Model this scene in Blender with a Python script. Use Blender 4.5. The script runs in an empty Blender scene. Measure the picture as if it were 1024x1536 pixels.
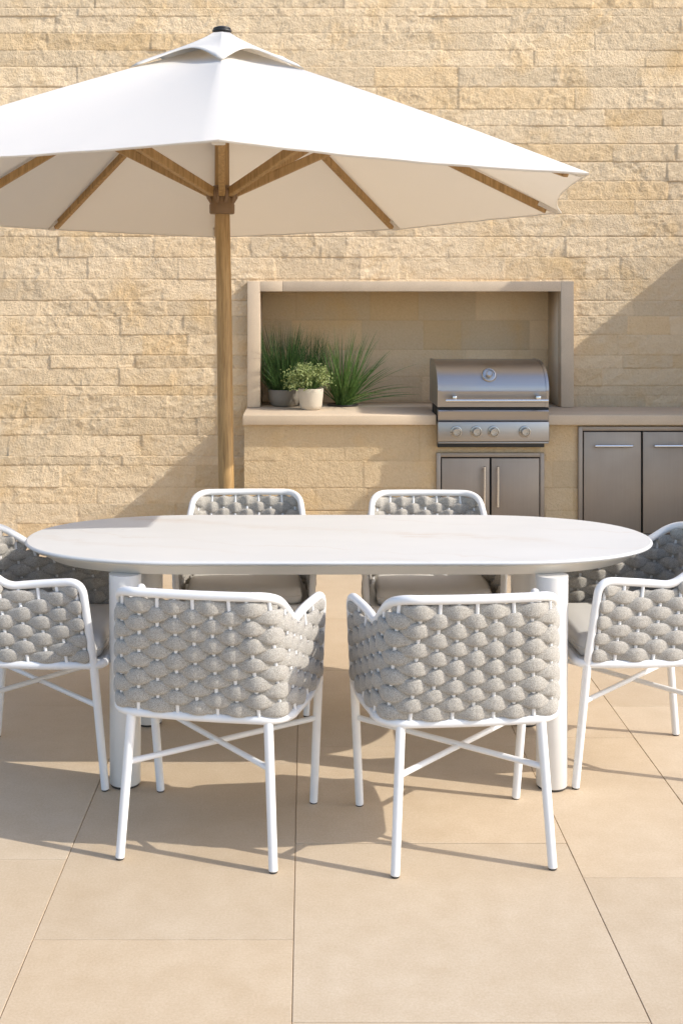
import bpy, bmesh, math, random
import numpy as np
from mathutils import Vector, Matrix

random.seed(7)
rng = np.random.default_rng(7)
C = bpy.context.scene.collection
R = math.radians
PI = math.pi
CAM_H, FOC = 1.615, 1850.0

# ------------------------------------------------------------------ helpers
def tag(o, label=None, cat=None, group=None, kind=None):
    if label: o['label'] = label
    if cat: o['category'] = cat
    if group: o['group'] = group
    if kind: o['kind'] = kind
    return o

def empty(name, loc, rz=0.0):
    o = bpy.data.objects.new(name, None)
    o.empty_display_size = 0.1
    o.location = loc
    o.rotation_euler = (0, 0, rz)
    C.objects.link(o)
    return o

def link(name, me, mat, parent=None):
    o = bpy.data.objects.new(name, me)
    if mat is not None and not me.materials:
        me.materials.append(mat)
    C.objects.link(o)
    if parent is not None:
        o.parent = parent
    return o

class MB:
    """collects shapes for one mesh"""
    def __init__(self):
        self.v = []; self.f = []; self.sm = []
    def add(self, vs, fs, smooth=True):
        n = len(self.v)
        self.v += [tuple(p) for p in vs]
        self.f += [tuple(i + n for i in f) for f in fs]
        self.sm += [smooth] * len(fs)
        return self
    def box(self, x0, x1, y0, y1, z0, z1, bev=0.003, seg=2, smooth=True):
        bm = bmesh.new()
        bmesh.ops.create_cube(bm, size=1.0)
        for p in bm.verts:
            p.co = Vector(((x0 + x1) / 2 + p.co.x * (x1 - x0), (y0 + y1) / 2 + p.co.y * (y1 - y0), (z0 + z1) / 2 + p.co.z * (z1 - z0)))
        if bev > 0:
            bmesh.ops.bevel(bm, geom=bm.edges[:], offset=bev, segments=seg, profile=0.5, affect='EDGES')
        bm.verts.index_update()
        self.add([p.co.copy() for p in bm.verts], [[q.index for q in f.verts] for f in bm.faces], smooth)
        bm.free()
        return self
    def tube(self, pts, rad, n=12, closed=False, caps=True, up=None):
        pts = [Vector(p) for p in pts]
        m = len(pts)
        rads = rad if hasattr(rad, '__len__') else [rad] * m
        tans = []
        for i in range(m):
            a = pts[(i - 1) % m] if (closed or i > 0) else pts[i]
            b = pts[(i + 1) % m] if (closed or i < m - 1) else pts[i]
            tans.append((b - a).normalized())
        t0 = tans[0]
        nrm = t0.orthogonal().normalized() if up is None else (Vector(up) - t0 * t0.dot(Vector(up))).normalized()
        vs, fs = [], []
        prev = t0
        for i in range(m):
            q = prev.rotation_difference(tans[i])
            nrm = (q @ nrm)
            nrm = (nrm - tans[i] * nrm.dot(tans[i])).normalized()
            prev = tans[i]
            bi = tans[i].cross(nrm)
            for k in range(n):
                a = 2 * PI * k / n
                vs.append(pts[i] + (nrm * math.cos(a) + bi * math.sin(a)) * rads[i])
        lim = m if closed else m - 1
        for i in range(lim):
            j = (i + 1) % m
            for k in range(n):
                l = (k + 1) % n
                fs.append((i * n + k, i * n + l, j * n + l, j * n + k))
        self.add(vs, fs)
        if caps and not closed:
            for idx, sgn in ((0, -1), (m - 1, 1)):
                b = rads[idx] * 0.35
                ring = [vs[idx * n + k] for k in range(n)]
                c = pts[idx]; t = tans[idx] * sgn
                inner = [c + (p - c) * 0.72 + t * b for p in ring]
                cv = ring + inner + [c + t * b * 1.15]
                cf = []
                for k in range(n):
                    l = (k + 1) % n
                    q = (k, l, n + l, n + k) if sgn > 0 else (l, k, n + k, n + l)
                    cf.append(q)
                    cf.append((n + k, n + l, 2 * n) if sgn > 0 else (n + l, n + k, 2 * n))
                self.add(cv, cf)
        return self
    def lathe(self, prof, n=40, c=(0, 0, 0), axis='Z'):
        vs, fs = [], []
        for r, h in prof:
            for k in range(n):
                a = 2 * PI * k / n
                p = (r * math.cos(a), r * math.sin(a), h)
                if axis == 'Y':            # pointing to -Y
                    p = (p[0], -p[2], p[1])
                vs.append((p[0] + c[0], p[1] + c[1], p[2] + c[2]))
        for i in range(len(prof) - 1):
            for k in range(n):
                l = (k + 1) % n
                fs.append((i * n + k, i * n + l, (i + 1) * n + l, (i + 1) * n + k))
        fs.append(tuple(reversed(range(n))))
        fs.append(tuple(range((len(prof) - 1) * n, len(prof) * n)))
        return self.add(vs, fs)
    def prism(self, outline, z0, z1, bev=0.002):
        """outline in XY extruded from z0 to z1, edges eased"""
        n = len(outline)
        c = Vector((sum(p[0] for p in outline) / n, sum(p[1] for p in outline) / n))
        def ring(off, z):
            out = []
            for i in range(n):
                a = Vector(outline[i - 1][:2]); b = Vector(outline[(i + 1) % n][:2])
                t = (b - a).normalized(); nn = Vector((t.y, -t.x))
                p = Vector(outline[i][:2]) - nn * off
                out.append((p.x, p.y, z))
            return out
        rings = [ring(bev * 1.2, z0), ring(bev * 0.35, z0 + bev * 0.35), ring(0, z0 + bev), ring(0, z1 - bev), ring(bev * 0.35, z1 - bev * 0.35), ring(bev * 1.2, z1)]
        vs = [p for r_ in rings for p in r_]
        fs = []
        for i in range(len(rings) - 1):
            for k in range(n):
                l = (k + 1) % n
                fs.append((i * n + k, i * n + l, (i + 1) * n + l, (i + 1) * n + k))
        self.add(vs, fs)
        self.add(rings[0], [tuple(reversed(range(n)))], False)
        self.add(rings[-1], [tuple(range(n))], False)
        return self
    def mesh(self, name):
        me = bpy.data.meshes.new(name)
        me.from_pydata(self.v, [], self.f)
        me.polygons.foreach_set('use_smooth', self.sm)
        me.update()
        return me
    def build(self, name, mat, parent=None):
        return link(name, self.mesh(name), mat, parent)

def auto_sharp(o, ang=35):
    me = o.data
    bm = bmesh.new(); bm.from_mesh(me)
    for e in bm.edges:
        if len(e.link_faces) == 2 and e.calc_face_angle(0) > R(ang):
            e.smooth = False
    bm.to_mesh(me); bm.free()
    return o

# vectorised perlin noise
_perm = rng.permutation(512)
_perm = np.concatenate([_perm, _perm, _perm])
_ga = rng.uniform(0, 2 * PI, 512)
_gx, _gy = np.cos(_ga), np.sin(_ga)
def perlin(x, y):
    xi = np.floor(x).astype(int); yi = np.floor(y).astype(int)
    xf = x - xi; yf = y - yi
    u = xf ** 3 * (xf * (xf * 6 - 15) + 10); v = yf ** 3 * (yf * (yf * 6 - 15) + 10)
    def g(ix, iy, dx, dy):
        h = _perm[(_perm[ix & 511] + iy) & 511]
        return _gx[h] * dx + _gy[h] * dy
    a = g(xi, yi, xf, yf); b = g(xi + 1, yi, xf - 1, yf)
    c = g(xi, yi + 1, xf, yf - 1); d = g(xi + 1, yi + 1, xf - 1, yf - 1)
    return (a + u * (b - a)) * (1 - v) + (c + u * (d - c)) * v

# ------------------------------------------------------------------ materials
def new_mat(name):
    m = bpy.data.materials.new(name); m.use_nodes = True
    nt = m.node_tree
    return m, nt, nt.nodes, nt.links, nt.nodes['Principled BSDF']

def noise(nt, scale, detail=4, rough=0.55, vec=None, stretch=None):
    N, L = nt.nodes, nt.links
    n = N.new('ShaderNodeTexNoise')
    n.inputs['Scale'].default_value = scale
    n.inputs['Detail'].default_value = detail
    n.inputs['Roughness'].default_value = rough
    tc = N.new('ShaderNodeTexCoord')
    src = tc.outputs['Object']
    if stretch:
        mp = N.new('ShaderNodeMapping'); mp.inputs['Scale'].default_value = stretch
        L.new(src, mp.inputs['Vector']); src = mp.outputs['Vector']
    L.new(src, n.inputs['Vector'])
    return n

def ramp(nt, src, stops):
    r = nt.nodes.new('ShaderNodeValToRGB')
    el = r.color_ramp.elements
    while len(el) < len(stops): el.new(0.5)
    for e, (p, c) in zip(el, stops):
        e.position = p; e.color = (*c, 1) if len(c) == 3 else c
    nt.links.new(src, r.inputs['Fac'])
    return r

def mixc(nt, fac, a, b, mode='MIX'):
    m = nt.nodes.new('ShaderNodeMix'); m.data_type = 'RGBA'; m.blend_type = mode
    for key, val in ((0, fac), (6, a), (7, b)):
        if hasattr(val, 'is_output') or hasattr(val, 'links'):
            nt.links.new(val, m.inputs[key])
        elif isinstance(val, (int, float)):
            m.inputs[key].default_value = val
        else:
            m.inputs[key].default_value = (*val, 1)
    return m.outputs[2]

def bump(nt, src, strength, dist=0.002, prev=None):
    b = nt.nodes.new('ShaderNodeBump')
    b.inputs['Strength'].default_value = strength
    b.inputs['Distance'].default_value = dist
    nt.links.new(src, b.inputs['Height'])
    if prev is not None: nt.links.new(prev, b.inputs['Normal'])
    return b.outputs['Normal']

def mat_paint(name, col, rough=0.4, var=0.03, bumps=0.06):
    m, nt, N, L, P = new_mat(name)
    n = noise(nt, 9, 5)
    lo = tuple(c * (1 - var) for c in col); hi = tuple(min(1, c * (1 + var)) for c in col)
    r = ramp(nt, n.outputs['Fac'], [(0.3, lo), (0.7, hi)])
    L.new(r.outputs['Color'], P.inputs['Base Color'])
    P.inputs['Roughness'].default_value = rough
    f = noise(nt, 420, 2)
    L.new(bump(nt, f.outputs['Fac'], bumps, 0.0008), P.inputs['Normal'])
    return m

def mat_stone(name, scale=1.0, bump_s=0.85):
    """warm limestone: per-block tint attribute, ochre stains, grain"""
    m, nt, N, L, P = new_mat(name)
    at = N.new('ShaderNodeAttribute'); at.attribute_name = 'block_tint'
    big = noise(nt, 3.1, 5, 0.6)
    st = ramp(nt, big.outputs['Fac'], [(0.52, (0, 0, 0)), (0.74, (1, 1, 1))])
    c1 = mixc(nt, st.outputs['Color'], at.outputs['Color'], (0.78, 0.53, 0.25))
    mm = N.new('ShaderNodeMath'); mm.operation = 'MULTIPLY'
    L.new(st.outputs['Color'], mm.inputs[0]); mm.inputs[1].default_value = 0.65
    c1 = mixc(nt, mm.outputs[0], at.outputs['Color'], (0.78, 0.53, 0.25))
    mid = noise(nt, 72, 4, 0.7)
    r2 = ramp(nt, mid.outputs['Fac'], [(0.3, (0.90, 0.88, 0.85)), (0.7, (1.0, 1.0, 1.0))])
    c2 = mixc(nt, 1.0, c1, r2.outputs['Color'], 'MULTIPLY')
    fine = noise(nt, 260, 4, 0.7)
    r3 = ramp(nt, fine.outputs['Fac'], [(0.3, (0.92, 0.90, 0.87)), (0.65, (1, 1, 1))])
    c3 = mixc(nt, 1.0, c2, r3.outputs['Color'], 'MULTIPLY')
    L.new(c3, P.inputs['Base Color'])
    P.inputs['Roughness'].default_value = 0.9
    P.inputs['Specular IOR Level'].default_value = 0.2
    b1 = bump(nt, mid.outputs['Fac'], bump_s, 0.011)
    b2 = bump(nt, fine.outputs['Fac'], bump_s, 0.0035, b1)
    L.new(b2, P.inputs['Normal'])
    return m

def mat_smooth_stone(name, col):
    m, nt, N, L, P = new_mat(name)
    a = noise(nt, 6, 6, 0.6); f = noise(nt, 330, 3, 0.7)
    r = ramp(nt, a.outputs['Fac'], [(0.3, tuple(c * 0.9 for c in col)), (0.7, col)])
    r2 = ramp(nt, f.outputs['Fac'], [(0.32, (0.84, 0.82, 0.78)), (0.6, (1, 1, 1))])
    L.new(mixc(nt, 1.0, r.outputs['Color'], r2.outputs['Color'], 'MULTIPLY'), P.inputs['Base Color'])
    P.inputs['Roughness'].default_value = 0.8
    P.inputs['Specular IOR Level'].default_value = 0.3
    L.new(bump(nt, f.outputs['Fac'], 0.35, 0.0015), P.inputs['Normal'])
    return m

def mat_tiles():
    m, nt, N, L, P = new_mat('patio_porcelain_stone')
    at = N.new('ShaderNodeAttribute'); at.attribute_name = 'block_tint'
    a = noise(nt, 2.2, 8, 0.62); b = noise(nt, 11, 8, 0.7); f = noise(nt, 150, 5, 0.8)
    ra = ramp(nt, a.outputs['Fac'], [(0.3, (0.94, 0.92, 0.89)), (0.68, (1.0, 1.0, 1.0))])
    rb = ramp(nt, b.outputs['Fac'], [(0.28, (0.91, 0.885, 0.85)), (0.62, (1, 1, 1))])
    rf = ramp(nt, f.outputs['Fac'], [(0.3, (0.84, 0.81, 0.77)), (0.62, (1, 1, 1))])
    c = mixc(nt, 1.0, at.outputs['Color'], ra.outputs['Color'], 'MULTIPLY')
    c = mixc(nt, 1.0, c, rb.outputs['Color'], 'MULTIPLY')
    c = mixc(nt, 1.0, c, rf.outputs['Color'], 'MULTIPLY')
    L.new(c, P.inputs['Base Color'])
    rr = ramp(nt, b.outputs['Fac'], [(0.3, (0.5, 0.5, 0.5)), (0.7, (0.66, 0.66, 0.66))])
    L.new(rr.outputs['Color'], P.inputs['Roughness'])
    P.inputs['Specular IOR Level'].default_value = 0.3
    b1 = bump(nt, b.outputs['Fac'], 0.12, 0.004)
    L.new(bump(nt, f.outputs['Fac'], 0.22, 0.001, b1), P.inputs['Normal'])
    return m

def mat_rope():
    m, nt, N, L, P = new_mat('heathered_grey_rope')
    a = noise(nt, 430, 4, 0.8); b = noise(nt, 60, 4, 0.6)
    r = ramp(nt, a.outputs['Fac'], [(0.34, (0.19, 0.175, 0.15)), (0.5, (0.405, 0.376, 0.328)), (0.66, (0.64, 0.60, 0.53))])
    r2 = ramp(nt, b.outputs['Fac'], [(0.3, (0.88, 0.87, 0.86)), (0.7, (1, 1, 1))])
    L.new(mixc(nt, 1.0, r.outputs['Color'], r2.outputs['Color'], 'MULTIPLY'), P.inputs['Base Color'])
    P.inputs['Roughness'].default_value = 0.95
    P.inputs['Specular IOR Level'].default_value = 0.1
    P.inputs['Sheen Weight'].default_value = 0.25
    b1 = bump(nt, b.outputs['Fac'], 0.4, 0.006)
    L.new(bump(nt, a.outputs['Fac'], 0.6, 0.002, b1), P.inputs['Normal'])
    return m

def mat_fabric(name, col, translucent=0.0, scale=700):
    m, nt, N, L, P = new_mat(name)
    a = noise(nt, scale, 2, 0.6); b = noise(nt, 5, 4, 0.5)
    r = ramp(nt, a.outputs['Fac'], [(0.3, tuple(c * 0.9 for c in col)), (0.7, col)])
    L.new(r.outputs['Color'], P.inputs['Base Color'])
    P.inputs['Roughness'].default_value = 0.9
    P.inputs['Specular IOR Level'].default_value = 0.15
    b1 = bump(nt, b.outputs['Fac'], 0.15, 0.01)
    nb = bump(nt, a.outputs['Fac'], 0.25, 0.0008, b1)
    L.new(nb, P.inputs['Normal'])
    if translucent:
        t = N.new('ShaderNodeBsdfTranslucent'); t.inputs['Color'].default_value = (0.94, 0.86, 0.74, 1)
        mx = N.new('ShaderNodeMixShader'); mx.inputs[0].default_value = translucent
        out = N['Material Output']
        L.new(P.outputs[0], mx.inputs[1]); L.new(t.outputs[0], mx.inputs[2]); L.new(mx.outputs[0], out.inputs['Surface'])
    return m

def mat_wood(name, along=2):
    m, nt, N, L, P = new_mat(name)
    st = [26, 26, 26]; st[along] = 1.6
    a = noise(nt, 2.4, 8, 0.65, stretch=tuple(st))
    st2 = [160, 160, 160]; st2[along] = 7
    g = noise(nt, 1.6, 3, 0.6, stretch=tuple(st2))
    r = ramp(nt, a.outputs['Fac'], [(0.28, (0.25, 0.145, 0.050)), (0.5, (0.41, 0.25, 0.095)), (0.72, (0.52, 0.33, 0.14))])
    r2 = ramp(nt, g.outputs['Fac'], [(0.35, (0.74, 0.70, 0.64)), (0.55, (1, 1, 1))])
    L.new(mixc(nt, 1.0, r.outputs['Color'], r2.outputs['Color'], 'MULTIPLY'), P.inputs['Base Color'])
    P.inputs['Roughness'].default_value = 0.5
    L.new(bump(nt, g.outputs['Fac'], 0.25, 0.001), P.inputs['Normal'])
    return m

def mat_steel(name, col=(0.42, 0.405, 0.39), rough=0.38, stretch=(3, 300, 300), amount=0.12):
    m, nt, N, L, P = new_mat(name)
    a = noise(nt, 1.5, 4, 0.6, stretch=stretch)
    b = noise(nt, 4, 4, 0.6)
    r = ramp(nt, a.outputs['Fac'], [(0.3, tuple(c * 0.92 for c in col)), (0.7, col)])
    L.new(r.outputs['Color'], P.inputs['Base Color'])
    P.inputs['Metallic'].default_value = 1.0
    rr = ramp(nt, b.outputs['Fac'], [(0.3, (rough * 0.9,) * 3), (0.7, (rough * 1.15,) * 3)])
    L.new(rr.outputs['Color'], P.inputs['Roughness'])
    L.new(bump(nt, a.outputs['Fac'], amount, 0.0006), P.inputs['Normal'])
    return m

def mat_leaf(name, c0, c1, trans=0.2):
    m, nt, N, L, P = new_mat(name)
    oi = noise(nt, 45, 3, 0.7)
    r = ramp(nt, oi.outputs['Fac'], [(0.3, c0), (0.7, c1)])
    L.new(r.outputs['Color'], P.inputs['Base Color'])
    P.inputs['Roughness'].default_value = 0.5
    t = N.new('ShaderNodeBsdfTranslucent'); L.new(r.outputs['Color'], t.inputs['Color'])
    mx = N.new('ShaderNodeMixShader'); mx.inputs[0].default_value = trans
    L.new(P.outputs[0], mx.inputs[1]); L.new(t.outputs[0], mx.inputs[2])
    L.new(mx.outputs[0], N['Material Output'].inputs['Surface'])
    return m

def mat_tabletop():
    """white ceramic slab: a few faint beige veins running diagonally"""
    m, nt, N, L, P = new_mat('white_veined_ceramic')
    def math_(op, x, y=None):
        q = N.new('ShaderNodeMath'); q.operation = op
        for k, val in ((0, x), (1, y)):
            if val is None: continue
            if isinstance(val, (int, float)): q.inputs[k].default_value = val
            else: L.new(val, q.inputs[k])
        return q.outputs[0]
    tc = N.new('ShaderNodeTexCoord'); sp = N.new('ShaderNodeSeparateXYZ'); L.new(tc.outputs['Object'], sp.inputs[0])
    warp = noise(nt, 2.3, 7, 0.62); cloud = noise(nt, 3.2, 5, 0.6, stretch=(0.7, 2.2, 1)); fib = noise(nt, 6, 6, 0.7, stretch=(1.2, 14, 1))
    d = math_('ADD', math_('ADD', sp.outputs[1], math_('MULTIPLY', sp.outputs[0], 0.30)), math_('MULTIPLY', math_('SUBTRACT', warp.outputs['Fac'], 0.5), 0.42))
    tot = None
    for c, wd, amp in ((0.10, 0.055, 0.75), (-0.22, 0.018, 0.5), (0.36, 0.02, 0.5), (-0.36, 0.03, 0.35)):
        v = math_('MULTIPLY', math_('MAXIMUM', math_('SUBTRACT', 1.0, math_('DIVIDE', math_('ABSOLUTE', math_('SUBTRACT', d, c)), wd)), 0.0), amp)
        tot = v if tot is None else math_('MAXIMUM', tot, v)
    fb = ramp(nt, fib.outputs['Fac'], [(0.35, (0, 0, 0)), (0.65, (1, 1, 1))]); cb = ramp(nt, cloud.outputs['Fac'], [(0.38, (0, 0, 0)), (0.62, (1, 1, 1))])
    fac = math_('MULTIPLY', math_('MULTIPLY', tot, fb.outputs['Color']), cb.outputs['Color'])
    r2 = ramp(nt, cloud.outputs['Fac'], [(0.3, (0.565, 0.56, 0.545)), (0.7, (0.595, 0.59, 0.575))])
    L.new(mixc(nt, fac, r2.outputs['Color'], (0.46, 0.37, 0.29)), P.inputs['Base Color'])
    rr = ramp(nt, warp.outputs['Fac'], [(0.3, (0.42, 0.42, 0.42)), (0.7, (0.55, 0.55, 0.55))])
    L.new(rr.outputs['Color'], P.inputs['Roughness'])
    P.inputs['Specular IOR Level'].default_value = 0.35
    return m

M = {}
M['white'] = mat_paint('white_powder_coat', (0.76, 0.75, 0.73), 0.38)
M['table_white'] = mat_paint('white_table_lacquer', (0.72, 0.70, 0.66), 0.42)
M['apron'] = mat_paint('apron_bounce_beige', (0.72, 0.665, 0.575), 0.45)  # white rim; the beige is warm floor bounce put into the colour
M['top'] = mat_tabletop()
M['rope'] = mat_rope()
M['cushion'] = mat_fabric('light_grey_cushion', (0.66, 0.635, 0.59))
M['canopy'] = mat_fabric('off_white_canvas', (0.83, 0.81, 0.77), 0.36)
M['wood'] = mat_wood('oiled_oak')
M['stone'] = mat_stone('split_face_limestone')
M['stone_soft'] = mat_stone('niche_limestone', bump_s=0.6)
M['slab'] = mat_smooth_stone('honed_limestone', (0.68, 0.545, 0.395))
M['tile'] = mat_tiles()
M['ground'] = mat_smooth_stone('joint_mortar', (0.42, 0.31, 0.20))
M['steel'] = mat_steel('brushed_steel')
M['door_steel'] = mat_steel('cabinet_steel', (0.385, 0.33, 0.275), 0.54, (300, 300, 3), 0.06)
M['knob'] = mat_steel('turned_steel', (0.50, 0.475, 0.44), 0.26, (60, 60, 60), 0.02)
M['chrome'] = mat_steel('polished_steel', (0.72, 0.70, 0.67), 0.16, (60, 60, 60), 0.02)
M['black'] = mat_paint('black_plastic', (0.02, 0.02, 0.02), 0.4)
M['dark'] = mat_paint('dark_gap', (0.015, 0.014, 0.013), 0.7)
M['rubber'] = mat_paint('rubber', (0.05, 0.045, 0.04), 0.7)
M['grass'] = mat_leaf('dark_grass_blade', (0.025, 0.06, 0.015), (0.07, 0.14, 0.03))
M['grass2'] = mat_leaf('green_grass_blade', (0.05, 0.11, 0.022), (0.18, 0.29, 0.075))
M['leaf'] = mat_leaf('pale_green_leaf', (0.18, 0.235, 0.065), (0.46, 0.51, 0.20))
M['pot_grey'] = mat_smooth_stone('grey_concrete', (0.26, 0.23, 0.19))
M['pot_cream'] = mat_smooth_stone('cream_clay', (0.62, 0.55, 0.44))
M['soil'] = mat_smooth_stone('soil', (0.05, 0.035, 0.025))

# ------------------------------------------------------------------ floor
gm = MB(); gm.add([(-40, -30, -0.003), (40, -30, -0.003), (40, 40, -0.003), (-40, 40, -0.003)], [(0, 1, 2, 3)])
tag(gm.build('ground', M['ground']), kind='structure')

def grid_colors(me, cols):
    a = me.attributes.new('block_tint', 'FLOAT_COLOR', 'POINT')
    c4 = np.ones((len(cols), 4), dtype=np.float32); c4[:, :3] = cols
    a.data.foreach_set('color', c4.ravel())

def build_paving():
    xs = [-6.1, -5.2, -4.3, -3.45, -2.55, -1.62, -0.68, -0.033, 0.758, 1.18, 2.05, 2.9, 3.8, 4.7, 5.6]
    seeds = {5: [3.498, 4.788], 6: [3.067, 4.208], 7: [2.721, 3.60, 4.362], 8: [3.391, 4.45], 9: [2.9, 3.95]}
    mb = MB(); cols = []
    g = 0.0012
    for c in range(len(xs) - 1):
        cuts = list(seeds.get(c, [3.0 + random.uniform(-0.4, 0.4)]))
        while cuts[-1] < 7.97: cuts.append(cuts[-1] + random.uniform(0.82, 1.05))
        cuts[-1] = 7.985
        if cuts[-1] - cuts[-2] < 0.3: cuts.pop(-2)
        while cuts[0] > -4: cuts.insert(0, cuts[0] - random.uniform(0.82, 1.05))
        for i in range(len(cuts) - 1):
            x0, x1, y0, y1 = xs[c] + g, xs[c + 1] - g, cuts[i] + g, cuts[i + 1] - g
            dz = random.uniform(-0.0006, 0.0006); e = 0.0008
            vs = [(x0, y0, -0.011), (x1, y0, -0.011), (x1, y1, -0.011), (x0, y1, -0.011),
                  (x0, y0, dz - e), (x1, y0, dz - e), (x1, y1, dz - e), (x0, y1, dz - e),
                  (x0 + e, y0 + e, dz), (x1 - e, y0 + e, dz), (x1 - e, y1 - e, dz), (x0 + e, y1 - e, dz)]
            fs = [(8, 9, 10, 11)] + [(4 + k, 4 + (k + 1) % 4, 8 + (k + 1) % 4, 8 + k) for k in range(4)] + [(k, (k + 1) % 4, 4 + (k + 1) % 4, 4 + k) for k in range(4)]
            mb.add(vs, fs, False)
            t = random.uniform(0.95, 1.05); w = random.uniform(-0.05, 0.05)
            cols += [(0.582 * t, 0.470 * t * (1 - w * 0.4), 0.338 * t * (1 - w))] * 12
    me = mb.mesh('paving'); grid_colors(me, np.array(cols))
    tag(link('paving', me, M['tile']), kind='structure')
build_paving()

# ------------------------------------------------------------------ stone walls
COURSES_PX = [810, 785, 755, 731, 698, 684, 653, 627, 593, 579, 552, 533, 502, 474, 451, 419, 386, 355, 321, 300, 272, 243, 216, 189, 164, 131, 100, 75, 50, 24, 12]
WALL_Y = 8.0
def px_z(y, d): return CAM_H - (y - 435) / FOC * d

def block_face(x0, x1, zb, depth, step, rough, base, tint_var, lens=(0.22, 0.75), seed=1, hole=None, faint=0.45):
    """rough block-coursed face as one grid; returns mesh in the plane y=depth, relief towards -Y"""
    r = random.Random(seed)
    zs = []
    for a, b in zip(zb[:-1], zb[1:]):
        n = max(3, int(round((b - a) / step)))
        inner = [a + (b - a) * k / n for k in range(1, n)]
        zs += [a, a + 0.0035] + [q for q in inner if a + 0.005 < q < b - 0.005] + [b - 0.0035]
    zs.append(zb[-1]); zs = np.array(zs)
    xs = np.arange(x0, x1 + step * 0.5, step)
    nx, nz = len(xs), len(zs)
    Xg, Zg = np.meshgrid(xs, zs)
    row = np.clip(np.searchsorted(zb, Zg[:, 0] + 1e-6) - 1, 0, len(zb) - 2)
    Hh = np.zeros_like(Xg); colr = np.zeros((nz, nx, 3))
    prog = rough
    for k in range(len(zb) - 1):
        sel = np.where(row == k)[0]
        if len(sel) == 0: continue
        a, b = zb[k], zb[k + 1]
        j = [x0 - r.uniform(0, 0.4)]
        while j[-1] < x1: j.append(j[-1] + r.uniform(*lens) * (1.0 if (b - a) > 0.09 else 1.25))
        j = np.array(j)
        nb = len(j) - 1
        off = np.array([r.uniform(-0.5, 1.0) for _ in range(nb)]) * 0.0035 * prog
        tx = np.array([r.uniform(-1, 1) for _ in range(nb)]) * 0.010 * prog
        tz = np.array([r.uniform(-1, 1) for _ in range(nb)]) * 0.035 * prog
        js = np.array([r.choice([0.1, 0.3, 0.5, 0.8]) if r.random() > faint else 0.05 for _ in range(nb + 1)])
        hs = r.choice([0.3, 0.6, 1.0]); 
        br = np.array([r.uniform(1 - tint_var, 1 + tint_var) for _ in range(nb)])
        och = np.array([max(0, r.gauss(0.0, 0.5)) if r.random() < 0.35 else 0 for _ in range(nb)])
        xx = Xg[sel]; zz = Zg[sel]
        wob = 0.0045 * prog * perlin(xx * 5 + k * 7.7, zz * 5)
        bi = np.clip(np.searchsorted(j, xx + wob) - 1, 0, nb - 1)
        dl = xx + wob - j[bi]; dr = j[bi + 1] - xx - wob
        dz0 = zz - a; dz1 = b - zz
        cx = xx - (j[bi] + j[bi + 1]) / 2; cz = zz - (a + b) / 2
        def edge(d, w): return 1 - np.clip(d / w, 0, 1) ** 0.6
        gv = np.maximum(edge(dl, 0.0065) * js[bi], edge(dr, 0.0065) * js[bi + 1])
        gh = np.maximum(edge(dz0, 0.007), edge(dz1, 0.007)) * hs * (0.55 + 0.45 * np.clip(perlin(xx * 2.3, zz * 0 + k * 3.1) * 2 + 0.6, 0, 1))
        hh = off[bi] + tx[bi] * cx + tz[bi] * cz - 0.0050 * np.maximum(gv, gh)
        Hh[sel] = hh
        base_c = np.array(base)
        cc = base_c[None, None, :] * br[bi][..., None]
        ocr = np.array([0.78, 0.54, 0.27])
        w_ = np.clip(och[bi], 0, 0.45)[..., None]
        cc = cc * (1 - w_) + ocr * w_
        mo = (np.clip(np.maximum(gv, gh), 0, 1) ** 0.7 * 0.42)[..., None]      # mortar in the joints
        colr[sel] = cc * (1 - mo) + np.array(base) * np.array([0.72, 0.61, 0.50]) * mo
    # split-face relief
    wx = Xg + 0.03 * perlin(Xg * 6, Zg * 6 + 40); wz = Zg + 0.03 * perlin(Xg * 6 + 20, Zg * 6)
    u = wx * 0.86 + wz * 0.5; v = -wx * 0.5 + wz * 0.86
    n1 = perlin(u * 8.5, v * 13 + 3)
    n2 = perlin(u * 19 + 9, v * 27)
    n2 = np.sign(n2) * np.abs(n2) ** 0.75
    n3 = perlin(u * 44, v * 56 + 5)
    n4 = perlin(Xg * 88 + 3, Zg * 96)
    patch = np.clip(0.85 + 0.9 * perlin(Xg * 3.3 + 11, Zg * 4.4), 0.35, 1.4)
    Hh += prog * patch * (0.0062 * n1 + 0.0040 * n2 + 0.0026 * n3) + prog * 0.0026 * n4
    verts = np.stack([Xg, depth - Hh, Zg], -1).reshape(-1, 3)
    idx = np.arange(nz * nx).reshape(nz, nx)
    q = np.stack([idx[:-1, :-1], idx[:-1, 1:], idx[1:, 1:], idx[1:, :-1]], -1).reshape(-1, 4)
    if hole:
        hx0, hx1, hz0, hz1 = hole
        cxm = (Xg[:-1, :-1] + step / 2).ravel(); czm = ((Zg[:-1, :-1] + Zg[1:, :-1]) / 2).ravel()
        q = q[~((cxm > hx0) & (cxm < hx1) & (czm > hz0) & (czm < hz1))]
    me = bpy.data.meshes.new('blocks')
    me.vertices.add(len(verts)); me.vertices.foreach_set('co', verts.ravel())
    me.loops.add(len(q) * 4); me.loops.foreach_set('vertex_index', q.ravel().astype(np.int32))
    me.polygons.add(len(q)); me.polygons.foreach_set('loop_start', np.arange(0, len(q) * 4, 4, dtype=np.int32))
    me.polygons.foreach_set('use_smooth', np.ones(len(q), dtype=bool))
    me.update(calc_edges=True)
    grid_colors(me, colr.reshape(-1, 3))
    return me

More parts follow.
